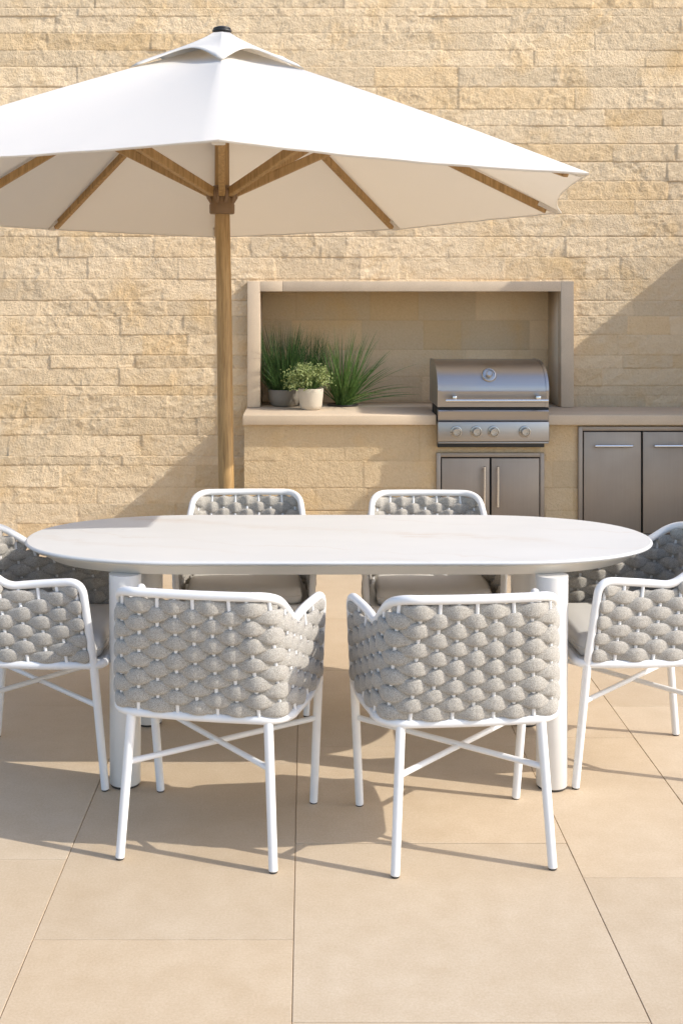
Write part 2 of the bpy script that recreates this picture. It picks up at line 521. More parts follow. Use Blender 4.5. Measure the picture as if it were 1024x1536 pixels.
STONE = (0.84, 0.665, 0.445)
zb = [0.0] + [px_z(y, WALL_Y) for y in COURSES_PX if px_z(y, WALL_Y) > 0.03]
while zb[-1] < 3.9: zb.append(zb[-1] + random.uniform(0.09, 0.14))
NX0, NX1, NZ0, NZ1 = -0.30, 1.633, 0.859, 1.606           # niche opening
FX0, FX1, FZ1 = -0.3815, 1.7147, 1.671                    # frame outside
FY = 7.931
wall = empty('stone_wall', (0.3, WALL_Y, 0))
tag(wall, 'tall honey limestone wall of rough split blocks behind the dining set', 'wall')
def at_world(o):                       # parent keeps world placement
    o.matrix_parent_inverse = Matrix.Translation(-Vector(o.parent.location)) if o.parent.rotation_euler.z == 0 else o.parent.matrix_basis.inverted()
    return o
at_world(link('stonework', block_face(-2.7, 3.2, zb, WALL_Y, 0.0068, 1.0, STONE, 0.11, seed=3, hole=(NX0 - 0.04, NX1 + 0.04, NZ0 - 0.1, NZ1 + 0.04)), M['stone'], wall))
mb = MB(); mb.box(-8, -2.69, 8.0, 8.6, 0, 3.9, 0.01).box(-2.7, NX0 - 0.05, 8.03, 8.6, 0, 3.9, 0).box(NX1 + 0.05, 3.6, 8.03, 8.6, 0, 3.9, 0)
mb.box(NX0 - 0.05, NX1 + 0.05, 8.03, 8.6, NZ1 + 0.04, 3.9, 0)
o = mb.build('wall_core', M['slab'], wall); at_world(o)
# niche lining + frame
niche = MB()
D = 8.36
niche.box(NX0 - 0.03, NX0, 8.0305, D + 0.05, 0.80, NZ1 + 0.03, 0).box(NX1, NX1 + 0.03, 8.0305, D + 0.05, 0.80, NZ1 + 0.03, 0)
niche.box(NX0, NX1, 8.0305, D + 0.05, NZ1, NZ1 + 0.03, 0)
o = niche.build('niche_lining', M['slab'], wall); at_world(o)
zn = [0.80, 0.865, 1.03, 1.21, 1.41, 1.64]
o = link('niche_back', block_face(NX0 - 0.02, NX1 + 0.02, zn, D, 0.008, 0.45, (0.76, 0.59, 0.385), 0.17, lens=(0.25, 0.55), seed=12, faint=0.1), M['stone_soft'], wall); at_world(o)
fr = MB()
jx = -0.155
fr.box(FX0, NX0, FY, 8.03, 0.861, FZ1, 0.0025)
fr.box(NX1, FX1, FY, 8.03, 0.861, FZ1, 0.0025)
fr.box(NX0 + 0.0005, jx - 0.001, FY + 0.0006, 8.03, NZ1, FZ1 - 0.0006, 0.001)
fr.box(jx + 0.001, NX1 - 0.0005, FY + 0.0006, 8.03, NZ1, FZ1 - 0.0006, 0.001)
o = fr.build('niche_frame', M['slab'], wall); at_world(o)

# unseen side wall, added; its stepped top is shaped to shade the grill
rw = empty('shade_caster_wall', (3.45, 7.2, 0))
tag(rw, 'unseen limestone side wall with a stepped top, added to shade the grill', 'wall')
m_ = MB().box(3.2, 3.6, 7.382, 7.95, 0, 2.462, 0.01)
m_.box(3.2, 3.6, 6.66, 7.38, 0, 3.25, 0.01).box(3.2, 3.6, 6.33, 6.658, 0, 2.74, 0.01)
o = m_.build('stonework', M['slab'], rw); at_world(o)

# ------------------------------------------------------------------ counter
CF = 7.51
counter = empty('kitchen_counter', (1.0, 7.75, 0))
tag(counter, 'built-in limestone counter under the wall niche with a slab top', 'counter')
zc = [0.0, 0.13, 0.27, 0.41, 0.574, 0.7975]
o = link('counter_body', block_face(-0.38, 3.15, zc, CF, 0.0075, 0.5, (0.70, 0.54, 0.34), 0.07, lens=(0.26, 0.55), seed=21, faint=0.1), M['stone'], counter); at_world(o)
o = MB().box(-0.381, 3.15, CF + 0.022, 7.985, 0.0, 0.7975, 0).build('counter_core', M['slab'], counter); at_world(o)
ct = MB()
ct.box(-0.387, 0.782, 7.455, 7.985, 0.798, 0.859, 0.005)
ct.box(1.458, 3.15, 7.455, 7.985, 0.798, 0.859, 0.005)
ct.box(0.7825, 1.4575, 7.80, 7.985, 0.799, 0.858, 0.002)
ct.box(NX0 + 0.001, NX1 - 0.001, 7.9855, D + 0.04, 0.80, 0.8575, 0.0)
o = ct.build('countertop', M['slab'], counter); at_world(o)

# ------------------------------------------------------------------ steel cabinets
def cabinet(x0, x1, z0, z1, doors, handle, label):
    t = empty('steel_cabinet', ((x0 + x1) / 2, CF, 0))
    tag(t, label, 'cabinet')
    cx = t.location.x
    y0, y1 = -0.024, 0.02
    f = MB(); b = 0.026
    f.box(x0 - cx, x0 + b - cx, y0, y1, z0, z1, 0.002).box(x1 - b - cx, x1 - cx, y0, y1, z0, z1, 0.002)
    f.box(x0 + b - cx, x1 - b - cx, y0 + 0.001, y1, z1 - b, z1 - 0.0005, 0.002).box(x0 + b - cx, x1 - b - cx, y0 + 0.001, y1, z0 + 0.0005, z0 + b, 0.002)
    f.build('cabinet_frame', M['door_steel'], t)
    MB().box(x0 + 0.01 - cx, x1 - 0.01 - cx, -0.012, 0.015, z0 + 0.01, z1 - 0.01, 0).build('door_gap_shade', M['dark'], t)  # solid box; its near-black colour stands for shade in the door gaps
    n = doors
    gx = 0.0055
    xs = np.linspace(x0 + b, x1 - b, n + 1)
    for i in range(n):
        a, c = xs[i] + gx - cx, xs[i + 1] - gx - cx
        d = MB().box(a, c, y0 - 0.006, -0.013, z0 + b + gx, z1 - b - gx, 0.003).build('door', M['door_steel'], t)
        h = MB()
        yh = y0 - 0.036
        if handle == 'v':
            hx = c - 0.034 if i == 0 else a + 0.036
            zt = z1 - b - 0.052; zl = zt - 0.245
            h.tube([(hx, yh, zt), (hx, yh, zl)], 0.0085, 14)
            for zz in (zt - 0.022, zl + 0.022): h.tube([(hx, yh, zz), (hx, y0 - 0.003, zz)], 0.0048, 8)
        else:
            xa = a + 0.062; xb = c - 0.058; zz = z1 - b - 0.088
            h.tube([(xa, yh, zz), (xb, yh, zz)], 0.0085, 14)
            for xx in (xa + 0.02, xb - 0.02): h.tube([(xx, yh, zz), (xx, y0 - 0.003, zz)], 0.0048, 8)
        h.build('handle', M['chrome'], d)
    return t
cabinet(0.786, 1.440, 0.13, 0.626, 2, 'v', 'steel cabinet with two doors and upright bar handles beneath the grill')
cabinet(1.646, 2.415, 0.105, 0.786, 2, 'h', 'steel cabinet with two tall doors and level bar handles right of the grill')

# ------------------------------------------------------------------ grill
grill = empty('gas_grill', (1.12, 7.42, 0.68))
tag(grill, 'stainless steel gas grill with a curved lid and four knobs set in the counter', 'grill')
gx0, gx1 = 0.786, 1.454
def G(mb, name, mat, parent=grill, sharp=None):
    o = mb.build(name, mat, parent)
    inv = Matrix.Translation(-grill.location)
    o.data.transform(inv)
    if sharp: auto_sharp(o, sharp)
    return o
def hood_profile():
    p = [(7.432, 0.910), (7.428, 0.94), (7.415, 1.006), (7.418, 1.010)]
    for k in range(1, 15):
        a = PI / 2 * k / 14
        p.append((7.418 + 0.30 * (1 - math.cos(a)) ** 1.0, 1.010 + 0.165 * math.sin(a)))
    p += [(7.87, 1.175), (7.895, 1.15), (7.895, 0.910)]
    return p
hp = hood_profile()
def extrude_profile(mb, prof, x0, x1, cap=True):
    n = len(prof)
    vs = [(x0, y, z) for y, z in prof] + [(x1, y, z) for y, z in prof]
    fs = [(i, i + 1, n + i + 1, n + i) for i in range(n - 1)]
    mb.add(vs, fs, True)
    if cap:
        mb.add([(x0, y, z) for y, z in prof], [tuple(range(n))], False)
        mb.add([(x1, y, z) for y, z in prof], [tuple(reversed(range(n)))], False)
    return mb
lid = G(extrude_profile(MB(), hp, gx0 + 0.016, gx1 - 0.016, False), 'lid', M['steel'], sharp=20)
def scaled(prof, d):
    cy, cz = 7.66, 1.03
    return [(y + d * (1 if y < cy else -1) * -1, z + (d if z > 0.95 else 0)) for y, z in prof]
for a, b in ((gx0, gx0 + 0.0165), (gx1 - 0.0165, gx1)):
    sp = MB(); extrude_profile(sp, scaled(hp, 0.004), a, b)
    o = G(sp, 'lid_side', M['steel'], sharp=20)
hb = MB()
hz, hy = 0.953, 7.375
hb.tube([(gx0 + 0.045, hy, hz), (gx1 - 0.012, hy, hz)], 0.0095, 14)
hb.box(gx0 + 0.085, gx0 + 0.11, hy - 0.004, 7.42, hz + 0.004, hz + 0.028, 0.003).box(gx1 - 0.085, gx1 - 0.055, hy - 0.004, 7.42, hz + 0.004, hz + 0.028, 0.003)
G(hb, 'lid_handle', M['chrome'])
# thermometer, tilted with the lid face
tc_y, tc_z = 7.462, 1.096
th = MB()
th.lathe([(0.044, 0.0), (0.045, 0.012), (0.040, 0.019), (0.034, 0.020), (0.033, 0.012), (0.020, 0.012), (0.020, 0.030), (0.015, 0.036), (0.008, 0.036)], 32, axis='Y')
o = th.build('thermometer', M['knob'], grill); auto_sharp(o, 30)
o.location = Vector((1.100, tc_y, tc_z)) - Vector(grill.location); o.rotation_euler = (R(-28), 0, 0)
fb = MB().box(gx0 + 0.004, gx1 - 0.004, 7.44, 7.79, 0.69, 0.903, 0.002)
G(fb, 'firebox', M['dark'])
G(MB().box(gx0, gx1, 7.425, 7.45, 0.8945, 0.9065, 0.002), 'lid_gap_shade', M['dark'])  # near-black strip stands for the shade in the gap below the lid
dr = MB(); dp = [(7.424, 0.826), (7.420, 0.830), (7.404, 0.886), (7.410, 0.8935), (7.46, 0.8935), (7.46, 0.826)]
extrude_profile(dr, dp, gx0 + 0.002, gx1 - 0.002)
G(dr, 'drip_rail', M['steel'], sharp=15)
G(MB().box(gx0, gx1, 7.402, 7.46, 0.704, 0.8235, 0.004), 'control_panel', M['steel'])
G(MB().box(gx0 + 0.002, gx1 - 0.002, 7.408, 7.50, 0.692, 0.7025, 0.003), 'lower_lip', M['steel'])
G(MB().box(gx0 + 0.004, gx1 - 0.02, 7.455, 7.50, 0.664, 0.6915, 0.002), 'lip_gap_shade', M['black'])  # black strip, painted shade of the gap under the lip
for px in (684, 714, 740, 787):
    kx = (px - 460) / FOC * 7.39
    k = MB().lathe([(0.034, 0.0), (0.036, 0.005), (0.034, 0.010), (0.029, 0.011), (0.027, 0.007), (0.024, 0.007), (0.023, 0.030), (0.020, 0.034), (0.014, 0.034), (0.012, 0.028), (0.006, 0.028)], 30, axis='Y')
    o = k.build('knob', M['knob'], grill); auto_sharp(o, 30)
    o.location = Vector((kx, 7.4025, 0.765)) - Vector(grill.location)

# ------------------------------------------------------------------ plants in the niche
def blades_mesh(n, base_r, h, spread, w, seed, lean=(0, 0), droop=0.35, bx=(-9, 9), by=(-9, 9)):
    r = random.Random(seed); mb = MB()
    for i in range(n):
        a = r.uniform(0, 2 * PI); q = math.sqrt(r.random()) * base_r
        p = Vector((q * math.cos(a), q * math.sin(a), 0))
        a2 = a + r.gauss(0, 0.6)
        out = abs(r.gauss(0, 1)) * spread + 0.04
        L_ = h * r.uniform(0.5, 1.0)
        d = Vector((math.cos(a2) * out + lean[0], math.sin(a2) * out + lean[1], 1)).normalized()
        side = d.cross(Vector((r.uniform(-1, 1), r.uniform(-1, 1), 0.1))).normalized()
        ww = w * r.uniform(0.6, 1.2); dr_ = droop * r.uniform(0.2, 1.3)
        vs, fs = [], []
        S = 7
        for k in range(S + 1):
            t = k / S
            c = p + d * (L_ * t) + Vector((d.x, d.y, 0)) * (L_ * 0.55 * dr_ * t * t * 2) + Vector((0, 0, -L_ * dr_ * 0.55 * t ** 2.4))
            c.x = min(max(c.x, bx[0]), bx[1]); c.y = min(max(c.y, by[0]), by[1])
            hw = ww * (0.55 + 0.45 * min(1, t * 4)) * (1 - t ** 2.2) * 0.5 + 0.0002
            vs += [c - side * hw, c + side * hw]
        for k in range(S): fs.append((2 * k, 2 * k + 1, 2 * k + 3, 2 * k + 2))
        mb.add(vs, fs)
    return mb
CT = 0.859
p1 = empty('potted_grass', (-0.145, 8.04, CT))
tag(p1, 'tall dark green grass in a low grey concrete pot, left in the niche', 'plant', 'plants on the counter')
MB().lathe([(0.070, 0), (0.088, 0.008), (0.104, 0.05), (0.108, 0.105), (0.106, 0.110), (0.096, 0.110), (0.094, 0.09), (0.02, 0.085)], 40).build('pot', M['pot_grey'], p1)
mb = blades_mesh(430, 0.09, 0.50, 0.22, 0.0050, 5, droop=0.15, bx=(-0.145, 9), by=(-0.3, 0.28))
mb2 = blades_mesh(650, 0.095, 0.31, 0.42, 0.0032, 6, droop=0.3, bx=(-0.145, 9), by=(-0.2, 0.28))
mb.add(mb2.v, mb2.f)
mb3 = blades_mesh(260, 0.05, 0.47, 0.18, 0.0046, 15, droop=0.12)
mb.add([(v[0] + 0.17, v[1] + 0.10, v[2] - 0.03) for v in mb3.v], mb3.f)
o = mb.build('grass_blades', M['grass'], p1); o.location = (0, 0, 0.085)

p2 = empty('potted_herb', (0.026, 7.80, CT))
tag(p2, 'bushy pale green small leaved herb in a cream clay pot', 'plant', 'plants on the counter')
MB().lathe([(0.052, 0), (0.063, 0.006), (0.071, 0.03), (0.078, 0.10), (0.080, 0.132), (0.078, 0.135), (0.070, 0.134), (0.069, 0.118), (0.01, 0.115)], 40).build('pot', M['pot_cream'], p2)
def herb():
    r = random.Random(9); lv, st = MB(), MB()
    for i in range(150):
        a = r.uniform(0, 2 * PI); el = r.uniform(-0.25, 1.35)
        d = Vector((math.cos(a) * math.cos(el), math.sin(a) * math.cos(el), math.sin(el)))
        L_ = r.uniform(0.75, 1.08)
        tip = Vector((d.x * 0.165 * L_ - 0.018, d.y * 0.14 * L_, 0.03 + d.z * 0.135 * L_ + r.uniform(-0.01, 0.01)))
        b0 = Vector((d.x * 0.03, d.y * 0.03, -0.01))
        mid = b0.lerp(tip, 0.5) + Vector((0, 0, 0.025))
        st.tube([b0, mid, tip], [0.0015, 0.0012, 0.0007], 4, caps=False)
        for k in range(17):
            t = r.uniform(0.42, 1.0)
            c = (b0.lerp(mid, t * 2) if t < 0.5 else mid.lerp(tip, t * 2 - 1)) + Vector((r.gauss(0, 0.010), r.gauss(0, 0.010), r.gauss(0, 0.008)))
            n = Vector((r.gauss(0, 1), r.gauss(0, 1), r.gauss(0.6, 0.8))).normalized()
            u = n.orthogonal().normalized(); u.rotate(Matrix.Rotation(r.uniform(0, 6.28), 3, n)); v = n.cross(u)
            s = r.uniform(0.0055, 0.0095)
            lv.add([c - u * s, c - u * s * 0.1 + v * s * 0.55 + n * s * 0.12, c + u * s, c - u * s * 0.1 - v * s * 0.55 + n * s * 0.12], [(0, 1, 2, 3)], False)
    return lv, st
lv, st = herb()
o = lv.build('leaves', M['leaf'], p2); o.location = (0, 0, 0.138)
o = st.build('stems', M['grass2'], p2); o.location = (0, 0, 0.138)

p3 = empty('spiky_grass', (0.235, 8.06, CT))
tag(p3, 'spiky bright green grass clump fanning from a flat dark tray', 'plant', 'plants on the counter')
MB().lathe([(0.085, 0), (0.10, 0.003), (0.105, 0.010), (0.099, 0.011), (0.095, 0.006), (0.01, 0.006)], 36).build('tray', M['black'], p3)
mb = blades_mesh(180, 0.045, 0.57, 0.36, 0.0075, 31, lean=(0.05, -0.05), droop=0.22, by=(-0.5, 0.27))
mb2 = blades_mesh(60, 0.04, 0.44, 0.8, 0.0072, 32, lean=(0.25, -0.1), droop=0.35, by=(-0.5, 0.27))
mb.add(mb2.v, mb2.f)
o = mb.build('grass_blades', M['grass2'], p3); o.location = (0, 0, 0.004)

# ------------------------------------------------------------------ umbrella
PX, PY = -0.384, 5.6
umb = empty('patio_umbrella', (PX, PY, 0))
tag(umb, 'large white canvas parasol on an oak pole behind the table', 'umbrella')
def W(x, y, d): return Vector(((x - 460) / FOC * d - PX, d - PY, CAM_H - (y - 435) / FOC * d))
corners = [W(328, 209, 3.72), W(883, 259, 4.05), W(842, 318, 5.55), W(597, 343, 6.8), W(325, 355, 7.35),
           W(75, 343, 6.8), W(-105, 331, 5.5), W(-278, 246, 4.12)]
apex = Vector((0, 0, 2.735))
def canopy():
    mb = MB(); NR, NP = 34, 22
    idx = {}
    vs = []; fs = []
    for s in range(8):
        a, b = corners[s], corners[(s + 1) % 8]
        for i in range(NR + 1):
            r_ = 0.05 + 0.95 * i / NR
            for j in range(NP):
                f = j / NP
                e = 4 * f * (1 - f)
                c = a.lerp(b, f)
                d = c - apex
                k = 1 - 0.035 * e * r_ ** 3
                p = apex + Vector((d.x * k * r_, d.y * k * r_, d.z * r_))
                p.z += 0.012 * math.sin(PI * r_) * (1 - e)            # rib line a little arched
                p.z -= 0.020 * e * math.sin(PI * min(1, r_ * 0.95))   # cloth between ribs
                p.z += 0.002 * math.sin(f * 29 + s * 2 + r_ * 7) * e * r_ ** 2 * 0.5
                p.z += 0.0005 * math.sin(f * 46 + s + 3 * r_) * math.exp(-((1 - r_) / 0.10) ** 2) * (0.3 + abs(2 * f - 1))
                idx[(s, i, j)] = len(vs); vs.append(p)
    for s in range(8):
        for i in range(NR):
            for j in range(NP):
                q = lambda ii, jj: idx[(s, ii, jj)] if jj < NP else idx[((s + 1) % 8, ii, 0)]
                fs.append((q(i, j), q(i + 1, j), q(i + 1, j + 1), q(i, j + 1)))
    # hem: a narrow turned-down edge
    off = len(vs)
    rim = [idx[(s, NR, j)] for s in range(8) for j in range(NP)]
    n = len(rim)
    for k in rim:
        p = vs[k]; h = Vector((p.x, p.y, 0)).normalized()
        vs.append(p + Vector((0, 0, -0.007)) - h * 0.003)
    for k in range(n):
        l = (k + 1) % n
        fs.append((rim[k], off + k, off + l, rim[l]))
    mb.add(vs, fs)
    return mb
o = canopy().build('canopy', M['canopy'], umb)
sol = o.modifiers.new('thick', 'SOLIDIFY'); sol.thickness = 0.0018; sol.offset = -1
auto_sharp(o, 40)
# vent cap
def vent():
    NR, NP = 12, 14; vs = []; fs = []; idx = {}
    top = Vector((0, 0, 2.782))
    for s in range(8):
        a, b = corners[s], corners[(s + 1) % 8]
        for i in range(NR + 1):
            r_ = i / NR
            for j in range(NP):
                f = j / NP; e = 4 * f * (1 - f)
                ca = apex + (a - apex) * 0.285; cb = apex + (b - apex) * 0.285
                c = ca.lerp(cb, f); k = 1 - 0.30 * e ** 0.8 * r_ ** 1.5
                d = c - apex
                rr = 0.10 + 0.90 * r_
                p = apex + Vector((d.x * k * rr, d.y * k * rr, d.z * rr * k))
                lift = (top.z - apex.z) * (1 - r_) ** 0.5 + 0.014
                p.z += lift + 0.036 * e ** 1.2 * r_ ** 1.2 - 0.025 * math.sin(PI * r_ ** 0.7) * (0.5 + 0.5 * e)
                if r_ < 0.2: p.z += 0.0
                idx[(s, i, j)] = len(vs); vs.append(p)
    for s in range(8):
        for i in range(NR):
            for j in range(NP):
                q = lambda ii, jj: idx[(s, ii, jj)] if jj < NP else idx[((s + 1) % 8, ii, 0)]
                fs.append((q(i, j), q(i + 1, j), q(i + 1, j + 1), q(i, j + 1)))
    return MB().add(vs, fs)
o = vent().build('vent_cap', M['canopy'], umb)
sol = o.modifiers.new('thick', 'SOLIDIFY'); sol.thickness = 0.0018; sol.offset = -1
MB().lathe([(0.020, -0.03), (0.030, -0.012), (0.043, 0.0), (0.045, 0.006), (0.040, 0.009), (0.036, 0.010), (0.041, 0.012), (0.039, 0.018), (0.026, 0.023), (0.005, 0.025)], 32, (0, 0, 2.786)).build('finial', M['black'], umb)
MB().tube([(0.021, 0, 0.04), (0.021, 0, 0.5), (0.010, 0, 1.5), (0, 0, 2.05), (0, 0, 2.76)], [0.0365, 0.036, 0.0345, 0.0335, 0.032], 28).build('pole', M['wood'], umb)
MB().lathe([(0.045, 2.665), (0.055, 2.67), (0.055, 2.715), (0.035, 2.725)], 20).build('top_hub', M['wood'], umb)
M['hub'] = mat_paint('brown_resin', (0.20, 0.115, 0.05), 0.45, 0.12)
hub = MB()
hub.lathe([(0.036, 1.958), (0.054, 1.960), (0.057, 1.966), (0.0575, 2.000), (0.054, 2.010), (0.056, 2.030), (0.050, 2.060), (0.042, 2.085), (0.036, 2.090)], 36)
o = hub.build('runner_hub', M['hub'], umb); auto_sharp(o, 40)
for s in range(8):
    c = corners[s]; h = Vector((c.x, c.y, 0)).normalized(); sd_ = Vector((-h.y, h.x, 0))
    lug = MB()
    for q in (-1, 1):
        cc = h * 0.048 + sd_ * 0.019 * q
        lug.tube([cc + Vector((0, 0, 2.012)), cc + h * 0.014 + Vector((0, 0, 2.035)), cc + h * 0.020 + Vector((0, 0, 2.068))], [0.007, 0.008, 0.0065], 8)
    pin = h * 0.064 + Vector((0, 0, 2.055))
    lug.tube([pin - sd_ * 0.024, pin + sd_ * 0.024], 0.0045, 8)
    lug.build('strut_bracket', M['hub'], o)
for s in range(8):
    c = corners[s]
    d = c - apex
    h = Vector((d.x, d.y, 0)).normalized()
    def on_rib(t, drop): 
        p = apex + d * t; return p + Vector((0, 0, 0.012 * math.sin(PI * t) - drop))
    rib = MB()
    def beam(mb, a, b, w, hgt, n=1):
        t = (b - a).normalized(); side = t.cross(Vector((0, 0, 1))).normalized(); up = side.cross(t)
        e = 0.22
        prof = [(-w, -hgt * (1 - e)), (-w * (1 - e), -hgt), (w * (1 - e), -hgt), (w, -hgt * (1 - e)), (w, hgt * (1 - e)), (w * (1 - e), hgt), (-w * (1 - e), hgt), (-w, hgt * (1 - e))]
        vs = [p0 + side * x + up * y for p0 in (a, b) for x, y in prof]
        k = len(prof)
        fs = [(i, (i + 1) % k, k + (i + 1) % k, k + i) for i in range(k)]
        fs.append(tuple(reversed(range(k)))); fs.append(tuple(range(k, 2 * k)))
        mb.add(vs, fs, False)
    beam(rib, on_rib(0.03, 0.035), on_rib(0.955, 0.026), 0.0135, 0.0175)
    o = rib.build('rib', M['wood'], umb)
    st = MB()
    a = Vector((h.x * 0.058, h.y * 0.058, 2.055)); b = on_rib(0.46, 0.052)
    beam(st, a, b, 0.0150, 0.0200)
    st.build('strut', M['wood'], o)
    pk = MB()      # corner pocket
    e0, e1 = on_rib(0.93, 0.018), on_rib(0.985, 0.016)
    beam(pk, e0, e1, 0.021, 0.009)
    pk.build('corner_pocket', M['canopy'], o)
bs = MB()
bs.box(-0.27, 0.27, -0.27, 0.27, 0.0, 0.045, 0.008)
bs.lathe([(0.052, 0.045), (0.052, 0.26), (0.040, 0.27)], 24, (0.021, 0, 0))
bs.build('base', M['slab'], umb)

# ------------------------------------------------------------------ table
TX0, TX1, TY0, TY1 = -0.985, 1.207, 3.945, 4.778
tcx, tcy = (TX0 + TX1) / 2, (TY0 + TY1) / 2
table = empty('dining_table', (tcx, tcy, 0))
tag(table, 'long oval white dining table with a veined top and round legs', 'table')
def oval(hl, hd, a, n=48):
    pts = []
    for side in (1, -1):
        for k in range(n + 1):
            t = -PI / 2 + PI * k / n
            ct_, st_ = math.cos(t), math.sin(t)
            e = 2 / 2.15
            x = abs(ct_) ** e * a; y = math.copysign(abs(st_) ** e, st_) * hd
            pts.append((side * (hl - a + x), side * y))
    out = []
    for p in pts:
        if not out or (Vector(p) - Vector(out[-1])).length > 1e-4: out.append(p)
    return out
hl, hd = (TX1 - TX0) / 2, (TY1 - TY0) / 2
MB().prism(oval(hl, hd, 0.60), 0.732, 0.745, 0.0055).build('tabletop', M['top'], table)
# apron: tapered rim under the top
def apron():
    o1 = oval(hl - 0.028, hd - 0.028, 0.57); o2 = oval(hl - 0.085, hd - 0.06, 0.52)
    mb = MB(); n = len(o1)
    vs = [(x, y, 0.7315) for x, y in o1] + [(x, y, 0.724) for x, y in o1] + [(x, y, 0.691) for x, y in o2]
    fs = []
    for r_ in range(2):
        for k in range(n):
            l = (k + 1) % n
            fs.append((r_ * n + l, r_ * n + k, (r_ + 1) * n + k, (r_ + 1) * n + l))
    mb.add(vs, [tuple(reversed(f)) for f in fs])
    mb.add([(x, y, 0.691) for x, y in o2], [tuple(reversed(range(n)))], False)
    return mb
auto_sharp(apron().build('apron', M['apron'], table), 30)
for lx, ly in ((-0.592, 4.03), (0.795, 4.01), (-0.588, 4.60), (0.812, 4.60)):
    lg = MB().lathe([(0.048, 0.008), (0.050, 0.010), (0.0505, 0.35), (0.053, 0.69)], 48)
    o = lg.build('leg', M['table_white'], table)
    o.location = (lx - tcx, ly - tcy, 0)
    auto_sharp(o, 50)
    g_ = MB().lathe([(0.040, 0.0), (0.046, 0.001), (0.046, 0.0085)], 40).build('foot_glide', M['rubber'], o)

# ------------------------------------------------------------------ chairs
Z0, Z1 = 0.410, 0.772
def lerp(a, b, t): return a + (b - a) * t
S1, S2 = 0.185, 0.185 + 0.085 * PI / 2
LREF = S2 + 0.325
def plan(s, t):
    """point on the U shaped shell; s = signed arc length from back centre, t = height fraction"""
    sg = 1 if s >= 0 else -1
    q = abs(s)
    w = lerp(0.260, 0.236, t); r_ = 0.085; yb = lerp(-0.205, -0.268, t)
    wf = lerp(0.272, 0.296, t); yf = lerp(0.207, 0.160, t)
    if q <= S1:
        x, y = (w - r_) * q / S1, yb - 0.006 * math.cos(q / S1 * PI / 2)
        nx_, ny_ = 0.0, -1.0
    elif q <= S2:
        a = (q - S1) / (S2 - S1) * PI / 2
        x, y = w - r_ + r_ * math.sin(a), yb + r_ - r_ * math.cos(a)
        nx_, ny_ = math.sin(a), -math.cos(a)
    else:
        f = (q - S2) / (LREF - S2)
        x, y = lerp(w, wf, f) + lerp(0.010, -0.020, t) * math.sin(PI * f) ** 1.5, lerp(yb + r_, yf, f)
        nx_, ny_ = 1.0, 0.0
    return Vector((sg * x, y, 0)), Vector((sg * nx_, ny_, 0))
def shell(s, z, off=0.0):
    p, n = plan(s, (z - Z0) / (Z1 - Z0))
    return Vector((p.x + n.x * off, p.y + n.y * off, z))

def fillet(ctrl, ds, n=9):
    out = [ctrl[0]]
    for i in range(1, len(ctrl) - 1):
        a, b, c = Vector(ctrl[i - 1]), Vector(ctrl[i]), Vector(ctrl[i + 1])
        d = ds[i - 1]
        p = b + (a - b).normalized() * d; q = b + (c - b).normalized() * d
        for k in range(n + 1):
            t = k / n
            out.append(tuple(p * (1 - t) ** 2 + b * 2 * t * (1 - t) + q * t * t))
    out.append(ctrl[-1])
    return out
ZT, ZV, ZA = 0.768, 0.657, 0.683
half = fillet([(0, ZT), (0.262, ZT), (0.405, ZV), (LREF, ZA), (LREF, 0.405)], [0.055, 0.030, 0.048])
dense = []
for a, b in zip(half[:-1], half[1:]):
    L_ = math.hypot(b[0] - a[0], b[1] - a[1]); n = max(1, int(L_ / 0.012))
    for k in range(n): dense.append((lerp(a[0], b[0], k / n), lerp(a[1], b[1], k / n)))
dense.append(half[-1])
def rail_h(s):
    q = abs(s)
    best = ZT
    for (a, za), (b, zb_) in zip(dense[:-1], dense[1:]):
        if a <= q <= b and b > a:
            return lerp(za, zb_, (q - a) / (b - a))
    return best
ROD = LREF / 10.35
PITCH = 0.0268

